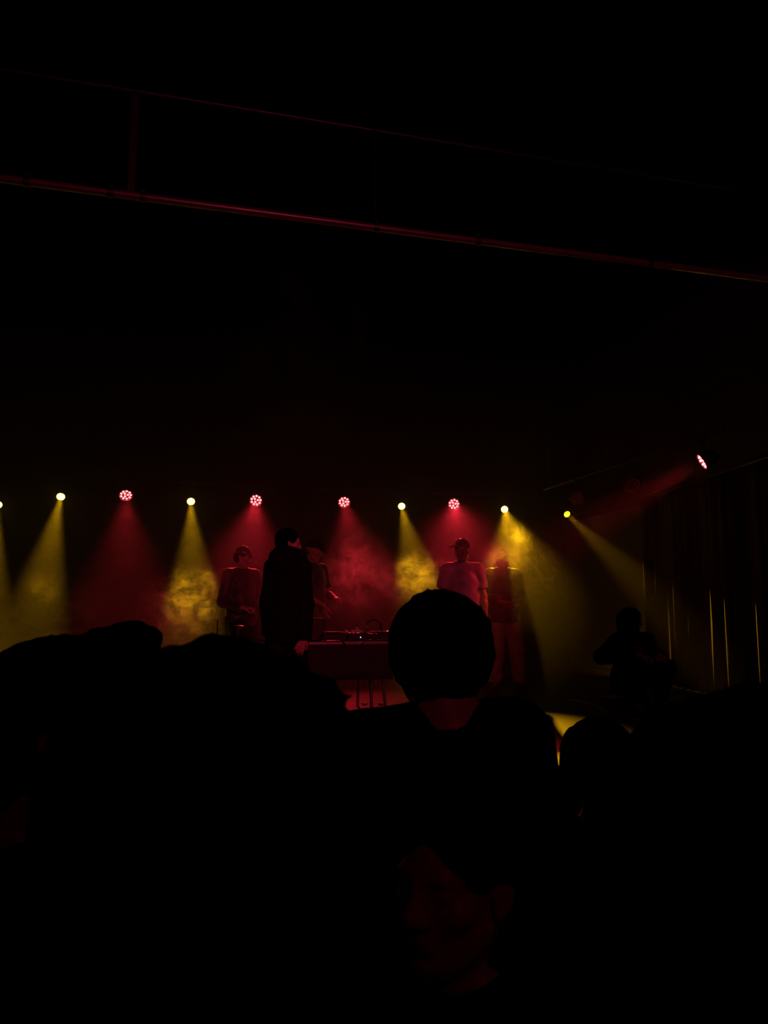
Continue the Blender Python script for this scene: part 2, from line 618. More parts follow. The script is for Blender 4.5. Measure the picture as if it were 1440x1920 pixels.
class Person:
    """Standing person of 1.76 m scaled to a height; local +y is the way the chest faces, +x the person's right side."""

    def __init__(s, label, loc, face, height, skin, group=None, h=0.008, headyaw=0.0, headpitch=0.0, headroll=0.0, fem=False, broad=1.0, **J):
        s.root = thing('person', label, 'person', loc, group, face)
        s.k = height / 1.765
        s.h, s.skin, s.fem = h, skin, fem
        b = broad
        s.J = dict(pelvis=(0, 0, 0.95), waist=(0, 0.005, 1.10), chest=(0, 0, 1.29), neck=(0, -0.018, 1.46), head=(0, 0.012, 1.64))
        for q, n in ((1, 'r'), (-1, 'l')):
            s.J['sh_' + n] = (q * 0.175 * b, -0.01, 1.425)
            s.J['el_' + n] = (q * 0.225 * b, -0.03, 1.14)
            s.J['wr_' + n] = (q * 0.235 * b, 0.03, 0.895)
            s.J['hip_' + n] = (q * 0.088, 0, 0.93)
            s.J['kn_' + n] = (q * 0.10, 0.015, 0.49)
            s.J['an_' + n] = (q * 0.105, -0.02, 0.085)
            s.J['toe_' + n] = (q * 0.125, 0.15, 0.035)
            s.J['hd_' + n] = ((0.0, 0.1, -1.0), (-q, 0.2, 0), 0.4)       # fingers' way, palm's way, curl
        s.J.update(J)
        s.b = b
        s.HR = rotz(headyaw) @ rotx(headpitch) @ roty(headroll)

    def p(s, n):
        return np.array(s.J[n], float) * s.k

    def solid(s, h=None):
        return Solid(h or s.h)

    def torso(s, S, g=0.0, k=0.05, wide=1.0):
        K = s.k
        R = np.eye(3)
        S.ell(s.p('pelvis'), (np.array([0.16 * (1.04 if s.fem else 1), 0.112, 0.125])) * K + g, None, k)
        S.ell(s.p('waist'), (np.array([0.14 * (0.9 if s.fem else 1), 0.100, 0.16])) * K + g, None, k)
        S.ell(s.p('chest'), (np.array([0.162 * s.b, 0.112, 0.175])) * K + g, None, k)
        S.cap((s.p('pelvis') + s.p('waist')) / 2, s.p('chest'), 0.1 * K + g, 0.1 * K + g, k)
        S.cap(s.p('sh_l'), s.p('sh_r'), 0.052 * K + g, None, k)
        for n in 'lr':
            S.cap(s.p('neck') + np.array([0, 0, 0.0]), s.p('sh_' + n) * 0.8 + s.p('neck') * 0.2, 0.048 * K + g, 0.046 * K + g, k)

    def arm(s, S, n, g=0.0, to=None, k=0.03):
        K = s.k
        a, e, w_ = s.p('sh_' + n), s.p('el_' + n), s.p('wr_' + n)
        if to is not None and to <= 1:           # short sleeve
            S.cap(a, a + (e - a) * to, 0.052 * K + g, 0.05 * K + g, k, flat=1)
            return
        S.cap(a, e, 0.051 * K + g, 0.04 * K + g, k)
        if to is None:
            S.cap(e, e + (w_ - e) * 0.35, 0.041 * K + g, 0.041 * K + g, k)
            S.cap(e + (w_ - e) * 0.35, w_, 0.041 * K + g, 0.026 * K + g, k)
        else:
            S.cap(e, e + (w_ - e) * (to - 1), 0.042 * K + g, 0.034 * K + g, k, flat=1)

    def leg(s, S, n, g=0.0, k=0.03):
        K = s.k
        hip, kn, an = s.p('hip_' + n), s.p('kn_' + n), s.p('an_' + n)
        S.cap(hip, kn, 0.083 * K + g, 0.055 * K + g, k)
        m = kn + (an - kn) * 0.3 + np.array([0, -0.015, 0]) * K
        S.cap(kn, m, 0.055 * K + g, 0.056 * K + g, k)
        S.cap(m, an, 0.056 * K + g, 0.036 * K + g, k)

    def body(s):
        S = s.solid()
        K = s.k
        s.torso(S)
        nk, hd = s.p('neck'), s.p('head')
        S.cap(nk - np.array([0, 0, 0.04]) * K, hd + np.array([0, -0.03, -0.07]) * K, (0.05 if s.fem else 0.058) * K, (0.047 if s.fem else 0.054) * K, 0.03)
        for n in 'lr':
            s.arm(S, n)
            s.leg(S, n)
            S.cap(s.p('an_' + n), s.p('toe_' + n), 0.035 * K, 0.026 * K, 0.02)
            d, pn, cu = s.J['hd_' + n]
            q = 1 if n == 'r' else -1
            side = 1 if (np.cross(np.array(d, float), np.array(pn, float)) @ np.array([0, 1.0, 0.3])) > 0 else -1
            add_hand(S, s.p('wr_' + n), d, pn, side, cu, K, 0.6)
        add_head(S, hd, s.HR, K, s.fem)
        link('body', S.mesh('body', s.skin), s.root)
        return s

    def shirt(s, m, name='shirt', sleeve=0.62, g=0.014, hem=0.84, amp=0.003, seed=1, hood=False, flare=0.0, neck=0.062, k=0.05, long_=False, fold=1.0):
        S = s.solid()
        K = s.k
        s.torso(S, g, k)
        P = s.p('pelvis')
        S.cap(s.p('waist'), np.array([P[0], P[1], hem * K]), 0.105 * K + g, 0.112 * K + g + flare, k, flat=1, sq=(np.array([1.0, 0, 0]), 1.38))
        for n in 'lr':
            s.arm(S, n, g + (0.006 if sleeve < 1 else 0.008), sleeve)
        if hood:
            nk = s.p('neck')
            for i in range(14):
                a0, a1 = 2 * math.pi * i / 14, 2 * math.pi * (i + 1) / 14
                f = lambda a: nk + np.array([0.105 * math.cos(a), 0.075 * math.sin(a) - 0.01, 0.055 - 0.05 * math.sin(a)]) * K
                S.cap(f(a0), f(a1), 0.046 * K * fold, None, 0.02)
            S.ell(nk + np.array([0, -0.115, 0.02]) * K, np.array([0.13, 0.06, 0.1]) * K * fold, None, 0.04)
        else:
            nk = s.p('neck')
            S.cap(nk + np.array([0, 0.0, 0.03]) * K, nk + np.array([0, 0.02, 0.16]) * K, neck * K, None, 0.01, sub=True)
        S.cut((0, 0, hem * K), (0, 0, -1))
        return link(name, S.mesh(name, m, wrinkles(amp, seed)), s.root)

    def trousers(s, m, g=0.02, seed=5, amp=0.004, hem=0.06):
        S = s.solid()
        K = s.k
        S.ell(s.p('pelvis'), np.array([0.16, 0.112, 0.13]) * K + g * 0.5, None, 0.04)
        for n in 'lr':
            hip, kn, an = s.p('hip_' + n), s.p('kn_' + n), s.p('an_' + n)
            S.cap(hip, kn, 0.085 * K + g, 0.062 * K + g, 0.03)
            S.cap(kn, an + (kn - an) * hem, 0.062 * K + g, 0.052 * K + g, 0.03, flat=1)
        return link('trousers', S.mesh('trousers', m, wrinkles(amp, seed)), s.root)

    def shoes(s, m):
        K = s.k
        for n in 'lr':
            S = Solid(0.008)
            an, toe = s.p('an_' + n), s.p('toe_' + n)
            z = np.array([0, 0, 1.0])
            d = toe - an
            d[2] = 0
            d /= np.linalg.norm(d)
            base = an.copy()
            base[2] = an[2] - 0.085 * K + 0.045 * K
            S.cap(base - d * 0.035 * K, base + d * 0.16 * K - z * 0.006 * K, 0.044 * K, 0.040 * K, 0.02)
            S.cap(an + z * 0.02 * K, base, 0.045 * K, 0.045 * K, 0.02)
            S.cut((0, 0, an[2] - 0.085 * K), (0, 0, -1))
            link('shoe', S.mesh('shoe', m), s.root)

    def hair(s, m, style='short', amp=0.004, seed=3):
        h = min(s.h, 0.007)
        S = Solid(h)
        K, R, c = s.k, s.HR, s.p('head')

        def P(x, y, z):
            return c + R @ (np.array([x, y, z]) * K)

        def E(x, y, z, r, k=0.02, sub=False):
            S.ell(P(x, y, z), np.array(r) * K, R, k, sub)
        fr = 90
        if style == 'short':
            E(0, -0.018, 0.042, (0.087, 0.105, 0.092))
            E(0, -0.055, -0.02, (0.072, 0.06, 0.075))
            E(0, 0.085, -0.035, (0.08, 0.06, 0.09), 0.02, True)
            for q in (-1, 1):
                E(q * 0.09, 0.0, -0.03, (0.025, 0.03, 0.04), 0.01, True)
        elif style == 'bowl':
            E(0, -0.018, 0.035, (0.102, 0.112, 0.098))
            E(0, -0.035, -0.008, (0.095, 0.088, 0.072), 0.03)
            E(0, 0.095, -0.045, (0.075, 0.06, 0.095), 0.02, True)
        elif style == 'crop':
            E(0, -0.016, 0.04, (0.081, 0.100, 0.088))
            E(0, -0.05, -0.01, (0.07, 0.06, 0.07))
            E(0, 0.085, -0.03, (0.08, 0.06, 0.09), 0.02, True)
        elif style == 'bushy':
            E(0, -0.02, 0.045, (0.138, 0.138, 0.122))
            E(0, -0.06, -0.05, (0.130, 0.095, 0.13))
            for q in (-1, 1):
                E(q * 0.085, -0.03, -0.06, (0.055, 0.06, 0.10))
            E(0, 0.115, -0.045, (0.075, 0.07, 0.10), 0.02, True)
            amp, fr = amp * 1.6, 70
        elif style == 'quiff':
            E(0, -0.018, 0.042, (0.088, 0.105, 0.090))
            E(0, -0.055, -0.02, (0.072, 0.06, 0.075))
            E(0, 0.055, 0.095, (0.07, 0.06, 0.045))
            E(0, 0.085, 0.12, (0.05, 0.035, 0.03))
            E(0, 0.095, -0.04, (0.08, 0.06, 0.09), 0.02, True)
            amp, fr = amp * 1.4, 80
        elif style == 'long':
            E(0, -0.02, 0.045, (0.090, 0.108, 0.092))
            E(0, -0.075, -0.07, (0.095, 0.065, 0.13))
            S.cap(P(0, -0.085, -0.05), P(0, -0.085, -0.26), 0.075 * K, 0.05 * K, 0.04, sq=(R @ np.array([1.0, 0, 0]), 1.25))
            for q in (-1, 1):
                S.cap(P(q * 0.06, 0.03, 0.085), P(q * 0.082, -0.035, 0.015), 0.022 * K, 0.02 * K, 0.03)
            E(0, 0.10, -0.035, (0.068, 0.075, 0.098), 0.02, True)
            for q in (-1, 1):
                E(q * 0.09, -0.002, -0.018, (0.025, 0.026, 0.034), 0.01, True)
        return link('hair', S.mesh('hair', m, curls(amp, fr, seed)), s.root)

    def cap_hat(s, m, turn=0.0, mb_=None):
        S = Solid(0.006)
        K, R, c = s.k, s.HR, s.p('head')
        S.ell(c + R @ (np.array([0, -0.012, 0.045]) * K), np.array([0.088, 0.108, 0.095]) * K, R, 0.01)
        S.cut(c + R @ (np.array([0, 0, 0.038]) * K), R @ np.array([0, 0.12, -1.0]))
        t = c + R @ (np.array([0, -0.012, 0.14]) * K)
        S.ell(t, np.array([0.009, 0.009, 0.006]) * K, None, 0.004)
        crown = link('cap', S.mesh('cap', m), s.root)
        B = Solid(0.005)
        RB = R @ rotz(turn)
        o0 = c + R @ (np.array([0, -0.012, 0.048]) * K)
        RT = RB @ rotx(-0.30)
        B.ell(o0 + RB @ (np.array([0, 0.095, -0.022]) * K), np.array([0.076, 0.085, 0.036]) * K, RT, 0.004)
        B.ell(o0 + RB @ (np.array([0, 0.095, -0.036]) * K), np.array([0.088, 0.105, 0.040]) * K, RT, 0.004, True)
        link('brim', B.mesh('brim', mb_ or m), crown)
        return crown


def foot_of(px, py_top, d, floor):
    q = at(px, py_top, d)
    return Vector((q.x, q.y, floor)), q.z - floor


# ------------------------------------------------------------------ the room
ROOM_X0, ROOM_X1, ROOM_Y0, ROOM_Y1, ROOM_Z = -6.0, 7.2, -4.0, 12.4, 6.4
structure('floor', MB().box((ROOM_X0, ROOM_Y0, -0.1), (ROOM_X1, ROOM_Y1, 0.0)), M_FLOOR)
structure('ceiling', MB().box((ROOM_X0, ROOM_Y0, ROOM_Z), (ROOM_X1, ROOM_Y1, ROOM_Z + 0.1)), M_CEIL)
structure('wall_back', MB().box((ROOM_X0, ROOM_Y1, 0.0), (ROOM_X1, ROOM_Y1 + 0.1, ROOM_Z)), M_BLACKWALL)
structure('wall_left', MB().box((ROOM_X0 - 0.1, ROOM_Y0, 0.0), (ROOM_X0, ROOM_Y1, ROOM_Z)), M_BLACKWALL)
structure('wall_rear', MB().box((ROOM_X0, ROOM_Y0 - 0.1, 0.0), (ROOM_X1, ROOM_Y0, ROOM_Z)), M_BLACKWALL)
structure('wall_right', MB().box((ROOM_X1, ROOM_Y0, 0.0), (ROOM_X1 + 0.1, ROOM_Y1, ROOM_Z)), M_SIDEWALL)
st = structure('floor_stage', MB().box((ROOM_X0, 4.5, 0.0), (ROOM_X1, ROOM_Y1, STAGE), 0.0), M_STAGE)
# grey side wall panel of the stage, ending behind the curtain
pn = thing('scenery_flat', 'tall dull grey flat panel standing at the side of the stage behind the seated person', 'panel', (6.62, 10.3, STAGE))
MB().box((0.0, -0.75, 0.0), (0.06, 1.95, 2.55), 0.006).build('board', M_GREYWALL, pn)
MB().box((0.06, -0.75, 0.0), (0.11, -0.67, 2.55), 0.004).build('batten', M_BLACKWALL, pn)
MB().box((0.06, 1.87, 0.0), (0.11, 1.95, 2.55), 0.004).build('batten', M_BLACKWALL, pn)


# ------------------------------------------------------------------ stage lamps
ROWY, ROWZ = 11.53, 3.35
par_meshes = {}


def par_mesh():
    if par_meshes:
        return par_meshes
    par_meshes['body'] = MB().lathe([(0.03, 0.17), (0.06, 0.165), (0.085, 0.13), (0.098, 0.06), (0.1, 0.0), (0.1, -0.012), (0.09, -0.012), (0.09, 0.0)], 32, cap=False).mesh('body', M_BLKMETAL)
    par_meshes['face_plate'] = MB().lathe([(0.0001, 0.004), (0.09, 0.004), (0.09, 0.0), (0.0001, 0.0)], 32, cap=False).mesh('face_plate', M_PLATE)
    par_meshes['rim'] = MB().tube([(0.097 * math.cos(a), 0.097 * math.sin(a), -0.012) for a in np.linspace(0, 2 * math.pi, 33)[:-1]], 0.006, 8, True).mesh('rim', M_PARRIM)
    dome = [(0.0165 * math.cos(t), -0.012 * math.sin(t)) for t in np.linspace(0, math.pi / 2 - 0.02, 6)]
    par_meshes['led'] = MB().lathe([(0.0165, 0.004)] + dome, 14).mesh('led', M_LED_RED)
    par_meshes['led_off'] = MB().lathe([(0.0165, 0.004)] + dome, 14).mesh('led_off', M_LED_OFF)
    y = MB()
    y.tube([(-0.118, 0, 0.0), (-0.118, 0, 0.06), (-0.112, 0, 0.16), (-0.06, 0, 0.19), (0.06, 0, 0.19), (0.112, 0, 0.16), (0.118, 0, 0.06), (0.118, 0, 0.0)], 0.008, 8)
    y.cyl((-0.122, 0, 0.02), (-0.095, 0, 0.02), 0.014, 12).cyl((0.122, 0, 0.02), (0.095, 0, 0.02), 0.014, 12)
    par_meshes['yoke'] = y.mesh('yoke', M_BLKMETAL)
    par_meshes['clamp'] = MB().lathe([(0.012, 0.17), (0.012, 0.24)], 12).box((-0.02, -0.035, 0.235), (0.02, 0.035, 0.30), 0.008).mesh('clamp', M_BLKMETAL)
    s = MB().lathe([(0.025, 0.2), (0.052, 0.19), (0.056, 0.12), (0.056, 0.03), (0.063, 0.02), (0.063, -0.006), (0.055, -0.006), (0.055, 0.006)], 28, cap=False)
    par_meshes['small_body'] = s.mesh('small_body', M_BLKMETAL)
    par_meshes['small_rim'] = MB().tube([(0.060 * math.cos(a), 0.060 * math.sin(a), -0.006) for a in np.linspace(0, 2 * math.pi, 29)[:-1]], 0.0045, 8, True).mesh('small_rim', M_PARRIM)
    lens = [(0.055, 0.004)] + [(0.055 * math.cos(t), -0.012 * math.sin(t)) for t in np.linspace(0, math.pi / 2 - 0.02, 6)]
    par_meshes['lens'] = MB().lathe(lens, 24).mesh('lens', M_LENS_Y)
    par_meshes['lens_dim'] = MB().lathe(lens, 24).mesh('lens_dim', M_LENS_Y_DIM)
    par_meshes['lens_off'] = MB().lathe(lens, 24).mesh('lens_off', M_PLATE)
    return par_meshes


def spot(root, M, colour, watts, size, blend, radius, ahead=0.03):
    ld = bpy.data.lights.new('beam', 'SPOT')
    ld.color = colour
    ld.energy = watts
    ld.spot_size = math.radians(size)
    ld.spot_blend = blend
    ld.shadow_soft_size = radius
    o = bpy.data.objects.new('beam', ld)
    COL.objects.link(o)
    o.parent = root
    o.matrix_local = M @ Matrix.Translation((0, 0, -ahead))
    return o


LED_XY = [(0.068 * math.cos(2 * math.pi * i / 9 + 0.3), 0.068 * math.sin(2 * math.pi * i / 9 + 0.3)) for i in range(9)] + \
         [(0.028 * math.cos(2 * math.pi * i / 3 + 0.9), 0.028 * math.sin(2 * math.pi * i / 3 + 0.9)) for i in range(3)]


def red_par(pos, target, label, watts=0.0, size=34, blend=1.0, look=None, group='red LED lamps', colour=RED):
    """look: where the lamp's face points (the same as the beam)."""
    p = par_mesh()
    root = thing('stage_lamp', label, 'stage light', pos, group)
    d = Vector(target) - Vector(pos)
    M = aim(d)
    link('lamp_body', p['body'], root, M)
    link('face_plate', p['face_plate'], root, M)
    link('rim', p['rim'], root, M)
    for x, y in LED_XY:
        link('led', p['led'] if watts else p['led_off'], root, M @ Matrix.Translation((x, y, -0.001)))
    az = math.atan2(-d.x, d.y)
    Z = Matrix.Rotation(az, 4, 'Z')
    link('yoke', p['yoke'], root, Z)
    link('clamp', p['clamp'], root, Z)
    if watts:
        spot(root, M, colour, watts, size, blend, 0.07)
    return root


def yellow_spot(pos, target, label, watts, size=20, blend=0.85, lens='lens', group='yellow spotlights'):
    p = par_mesh()
    root = thing('spotlight', label, 'stage light', pos, group)
    d = Vector(target) - Vector(pos)
    M = aim(d)
    link('lamp_body', p['small_body'], root, M)
    link('rim', p['small_rim'], root, M)
    link('lens', p[lens], root, M)
    az = math.atan2(-d.x, d.y)
    Z = Matrix.Rotation(az, 4, 'Z')
    link('yoke', p['yoke'], root, Z @ Matrix.Scale(0.75, 4))
    link('clamp', p['clamp'], root, Z)
    if watts:
        spot(root, M, YELLOW, watts, size, blend, 0.035)
    return root


def row(px, py):
    return on_y(px, py, ROWY)


YS = [
    ((-4, 946), (-46, 1340), 14, 'small yellow spotlight cut by the left picture edge, outermost of the back row'),
    ((114, 931), (28, 1340), 16, 'yellow spotlight at far left of the back row, beam leaning left'),
    ((358, 940), (367, 1345), 15, 'yellow spotlight shining straight down into thick smoke beside the man in the cap'),
    ((753, 949), (842, 1350), 14, 'yellow spotlight between two red lamps, beam falling left of the white T-shirt'),
    ((946, 955), (1066, 1425), 16.5, 'yellow spotlight right of the white T-shirt, wispy smoke curling in its beam'),
]
for (a, b, size, lab) in YS:
    yellow_spot(row(*a), on_z(b[0], b[1], STAGE), lab, YELLOW_W * (1.6 if a[0] == 946 else 1.0), size)
yellow_spot(row(1063, 964), at(1335, 1225, 8.8), 'dimmer yellow spotlight at the right end of the back row, aimed at the curtain', YELLOW_W * 0.42, 13, 0.8, 'lens_dim')
RS = [      # lamp, point it is aimed at, share of the power, beam angle, label
    ((236, 928), (236, 1250, 8.6), 0.8, 38, 'red LED lamp far left, between the two leftmost bright yellow beams'),
    ((480, 938), (462, 1075, 8.5), 2.6, 22, 'red LED lamp above the man in the curved cap'),
    ((645, 941), (686, 1150, 9.2), 1.2, 32, 'red LED lamp above the DJ table, tilted to the right'),
    ((851, 945), (866, 1060, 8.3), 4.2, 20, 'red LED lamp right above the man in the white T-shirt'),
]
for (a, b, share, size, lab) in RS:
    red_par(row(*a), at(*b), lab, RED_W * share, size, 1.0)
SIDE = on_x(1318, 865, 5.47)
red_par(SIDE, at(940, 1080, 8.6), 'lit red LED lamp alone high on the right side rail, beam pointing left', SIDE_W, 26, 1.0)
for (px, py, d, lab) in ((1185, 911, 9.8, 'unlit red LED lamp halfway along the side rail'),
                         (1082, 935, 10.9, 'unlit red LED lamp at the far end of the side rail')):
    q = on_x(px, py, 5.47)
    red_par(q, (q.x - 3.0, q.y - 4.2, q.z - 1.6), lab, 0.0)
q = at(1083, 997, 12.25)
t = thing('hook', 'small curved metal hook on a thin wire, catching the rightmost yellow beam', 'hook', q)
MB().cyl((0, 0, 0.05), (0, 0, ROOM_Z - q.z), 0.003, 8).build('wire', M_CABLE, t)
MB().tube([(0.05 * math.cos(a), 0.01 * math.sin(a), 0.05 * math.sin(a)) for a in np.linspace(-0.9 * math.pi, 0.5 * math.pi, 20)], 0.006, 8).build('hook_arc', M_CHROME, t)
# pipes that carry the lamps
t = thing('lighting_pipe', 'long dark pipe carrying the back row of stage lamps', 'pipe', (0.5, ROWY, ROWZ + 0.27))
MB().cyl((-5.8, 0, 0), (6.4, 0, 0), 0.024, 16).build('pipe', M_BLKMETAL, t)
for x in (-4.5, -1.2, 2.1, 5.2):
    MB().cyl((x, 0, 0), (x, 0, ROOM_Z - ROWZ - 0.27), 0.008, 8).build('hanger', M_BLKMETAL, t)
t = thing('side_rail', 'dark pipe along the stage side carrying three red lamps', 'pipe', (5.47, 6.6, SIDE.z + 0.27))
MB().cyl((0, 0, 0), (0.0, 4.2, 0), 0.024, 16).build('pipe', M_BLKMETAL, t)
for y in (0.2, 2.1, 4.0):
    MB().cyl((0, y, 0), (0, y, ROOM_Z - ROWZ - 0.27), 0.008, 8).build('hanger', M_BLKMETAL, t)
q0 = on_y(1027, 890, ROWY - 0.1)
tag(MB().tube(bez([Vector((q0.x, q0.y, ROWZ + 0.27)), q0, on_y(1027, 925, ROWY - 0.1), on_y(1031, 943, ROWY - 0.1), on_y(1040, 952, ROWY - 0.05), on_y(1058, 945, ROWY - 0.05)]), 0.006, 8).build('cable', M_CABLE),
    'thin black cable looping down beside the last yellow spotlight', 'cable')

# overhead ladder frame across the room
FY = 5.75
zl = on_y(720, 429, FY).z
zu = on_y(720, 247, FY).z
t = thing('overhead_truss', 'dark steel pipe frame hanging across the ceiling above the audience', 'truss', (0, FY, zl))
MB().cyl((-5.9, 0, 0), (7.1, 0, 0), 0.031, 20).build('lower_pipe', M_PIPE, t)
MB().cyl((-5.9, 0, zu - zl), (7.1, 0, zu - zl), 0.010, 14).build('upper_pipe', M_STEEL, t)
for px, wd in ((245, 0.03), (703, 0.013), (1217, 0.011)):
    x = on_y(px, 380, FY).x
    MB().box((x - wd, -0.012, 0.02), (x + wd, 0.012, zu - zl), 0.004).build('hanger', M_BLKMETAL if wd < 0.02 else M_STEEL, t)
for px in (48, 207, 268, 705, 895, 1212):
    x = on_y(px, 380, FY).x
    MB().cyl((x - 0.022, 0, 0), (x + 0.022, 0, 0), 0.039, 20).box((x - 0.02, -0.012, 0.03), (x + 0.02, 0.012, 0.06), 0.004).build('coupler', M_STEEL, t)
for x in (-4.6, -0.2, 4.2):
    MB().cyl((x, 0, zu - zl), (x, 0, ROOM_Z - zl), 0.008, 8).build('suspension_rod', M_BLKMETAL, t)

# front-of-house lamp on the room's rear ceiling, behind the viewer
FOH = Vector((1.4, -3.4, 5.2))
foh = red_par(FOH, (1.2, 7.2, 1.55), 'red LED lamp hung from the ceiling behind the audience, aimed at the stage', FRONT_W, 26, 1.0, group=None, colour=(1.0, 0.05, 0.12))
spot(foh, aim(Vector((1.2, 7.2, 4.6)) - FOH), (1.0, 0.04, 0.12), ADDED_WASH_W, 90, 1.0, 0.07)  # separate wide wash, added to light the overhead pipe and nearby faces
t = thing('ceiling_drop', 'dark drop pipe holding the lamp behind the audience', 'pipe', (FOH.x, FOH.y, FOH.z + 0.27))
MB().cyl((0, 0, 0.03), (0, 0, ROOM_Z - FOH.z - 0.27), 0.02, 12).build('pipe', M_BLKMETAL, t)

# ------------------------------------------------------------------ curtains beside the stage
A = at(1213, 1200, 10.5)
B = at(1475, 1200, 7.4)
dirc = Vector((B.x - A.x, B.y - A.y, 0))
Lc = dirc.length
dirc.normalize()
nrm = Vector((-dirc.y, dirc.x, 0))
if nrm.dot(Vector((A.x, A.y, 0))) > 0:
    nrm = -nrm
rg = random.Random(4)
labels = ['narrow black curtain panel nearest the grey panel', 'black curtain panel between the two longest bright slits',
          'narrow black curtain strip right of the widest bright slit', 'black curtain panel left of the last faint slit',
          'black curtain panel at the right picture edge']
HC = 2.5


def along(px):                       # distance along the curtain line of the fold seen at a column
    v = ray(px, 1200)
    n = Vector((-v.y, v.x))
    a2, d2 = Vector((A.x, A.y)), Vector((dirc.x, dirc.y))
    return -a2.dot(n) / d2.dot(n)


cuts = [-0.02, along(1256), along(1336), along(1362), along(1421), Lc + 0.3]
slit = [0.0, 0.052, 0.058, 0.036, 0.030, 0.0]
for i in range(5):
    n = 50
    V, F = [], []
    ph = rg.uniform(0, 6)
    zs = np.linspace(0, 1, 26)
    for zi in zs:
        op = max(0.0, math.sin(math.pi * min(1.0, max(0.0, (zi + 0.14) / 0.68)))) ** 0.8
        bend = 0.02 * (zi - 0.3)
        a = cuts[i] + slit[i] * op * 0.5 + (bend if i else 0) - (0.012 if i else 0)
        b = cuts[i + 1] - slit[i + 1] * op * 0.5 + (bend if i < 4 else 0)
        for j in range(n + 1):
            s_ = a + (b - a) * j / n
            env = min(1.0, 3.5 * j / n, 3.5 * (n - j) / n)
            fold = 0.07 * max(0.0, math.sin(2 * math.pi * s_ / 0.21 + ph + 0.6 * math.sin(5 * s_ + 1.2 * zi))) ** 2 + 0.02 * math.sin(2 * math.pi * s_ / 0.093 + 1.3 * ph + 0.5 * zi)
            V.append(Vector((A.x, A.y, STAGE + 0.012 + HC * zi)) + dirc * s_ + nrm * (fold * env * (1.0 - 0.35 * zi)))
    for r_ in range(len(zs) - 1):
        for j in range(n):
            k = r_ * (n + 1) + j
            F.append((k, k + 1, k + n + 2, k + n + 1))
    c = MB().add(V, F).build('curtain', M_DRAPE)
    md = c.modifiers.new('thick', 'SOLIDIFY')
    md.thickness = 0.004
    tag(c, labels[i], 'curtain', 'black stage curtains')
yellow_spot((6.72, 7.35, 2.85), (7.2, 9.2, 1.0), 'yellow wing lamp behind the black curtain, its light showing through the slits', 1500.0, 56, 0.9, group=None)
t = thing('curtain_rail', 'black rail holding the stage side curtains', 'rail', (A.x, A.y, STAGE + HC + 0.05))
MB().cyl(-dirc * 0.1, dirc * (Lc + 0.35), 0.022, 12).build('rail', M_BLKMETAL, t)
for f_ in (0.02, 0.5, 0.98):
    MB().cyl(dirc * (Lc * f_) + Vector((0, 0, 0.02)), dirc * (Lc * f_) + Vector((0, 0, ROOM_Z - STAGE - HC - 0.05)), 0.01, 8).build('hanger', M_BLKMETAL, t)

# ------------------------------------------------------------------ DJ table and what stands on it
TX0, TX1, TY0, TY1 = 0.12, 1.93, 7.04, 7.74
TZ = at(667, 1203, 7.2).z
t = thing('dj_table', 'folding table with dark purple front cloth and bright metal front edge, on stage', 'table', ((TX0 + TX1) / 2, (TY0 + TY1) / 2, STAGE))
hx, hy, tz = (TX1 - TX0) / 2, (TY1 - TY0) / 2, TZ - STAGE
MB().box((-hx, -hy + 0.004, tz - 0.03), (hx, hy, tz), 0.004).build('tabletop', M_PLASTIC, t)
MB().box((-hx, -hy - 0.006, tz - 0.026), (hx, -hy + 0.003, tz + 0.003), 0.002).build('edge_trim', M_ALU, t)
V, F = [], []
for zi in range(5):
    for j in range(81):
        x = -hx + 0.01 + (2 * hx - 0.02) * j / 80
        V.append((x, -hy - 0.010 - 0.006 * math.sin(j * 0.9) * (1 - zi / 4), tz - 0.028 - 0.33 * (1 - zi / 4)))
for zi in range(4):
    for j in range(80):
        k = zi * 81 + j
        F.append((k, k + 1, k + 82, k + 81))
fc = MB().add(V, F).build('front_cloth', M_TABLECLOTH, t)
fc.modifiers.new('thick', 'SOLIDIFY').thickness = 0.004
for sx in (-1, 1):
    x = sx * (hx - 0.16)
    for y, lean in ((-hy + 0.06, 0.10), (hy - 0.06, 0.10)):
        MB().cyl((x - 0.035, y, tz - 0.03), (x - 0.05, y, 0.0), 0.014, 12).build('leg', M_STEEL, t)
        MB().cyl((x + 0.035, y, tz - 0.03), (x + 0.10, y, 0.0), 0.014, 12).build('leg', M_STEEL, t)
    MB().cyl((x, -hy + 0.06, tz - 0.05), (x, hy - 0.06, tz - 0.05), 0.012, 10).build('crossbar', M_STEEL, t)


def tx(px, y):
    v = ray(px, 1200)
    return v.x * (y / v.y)


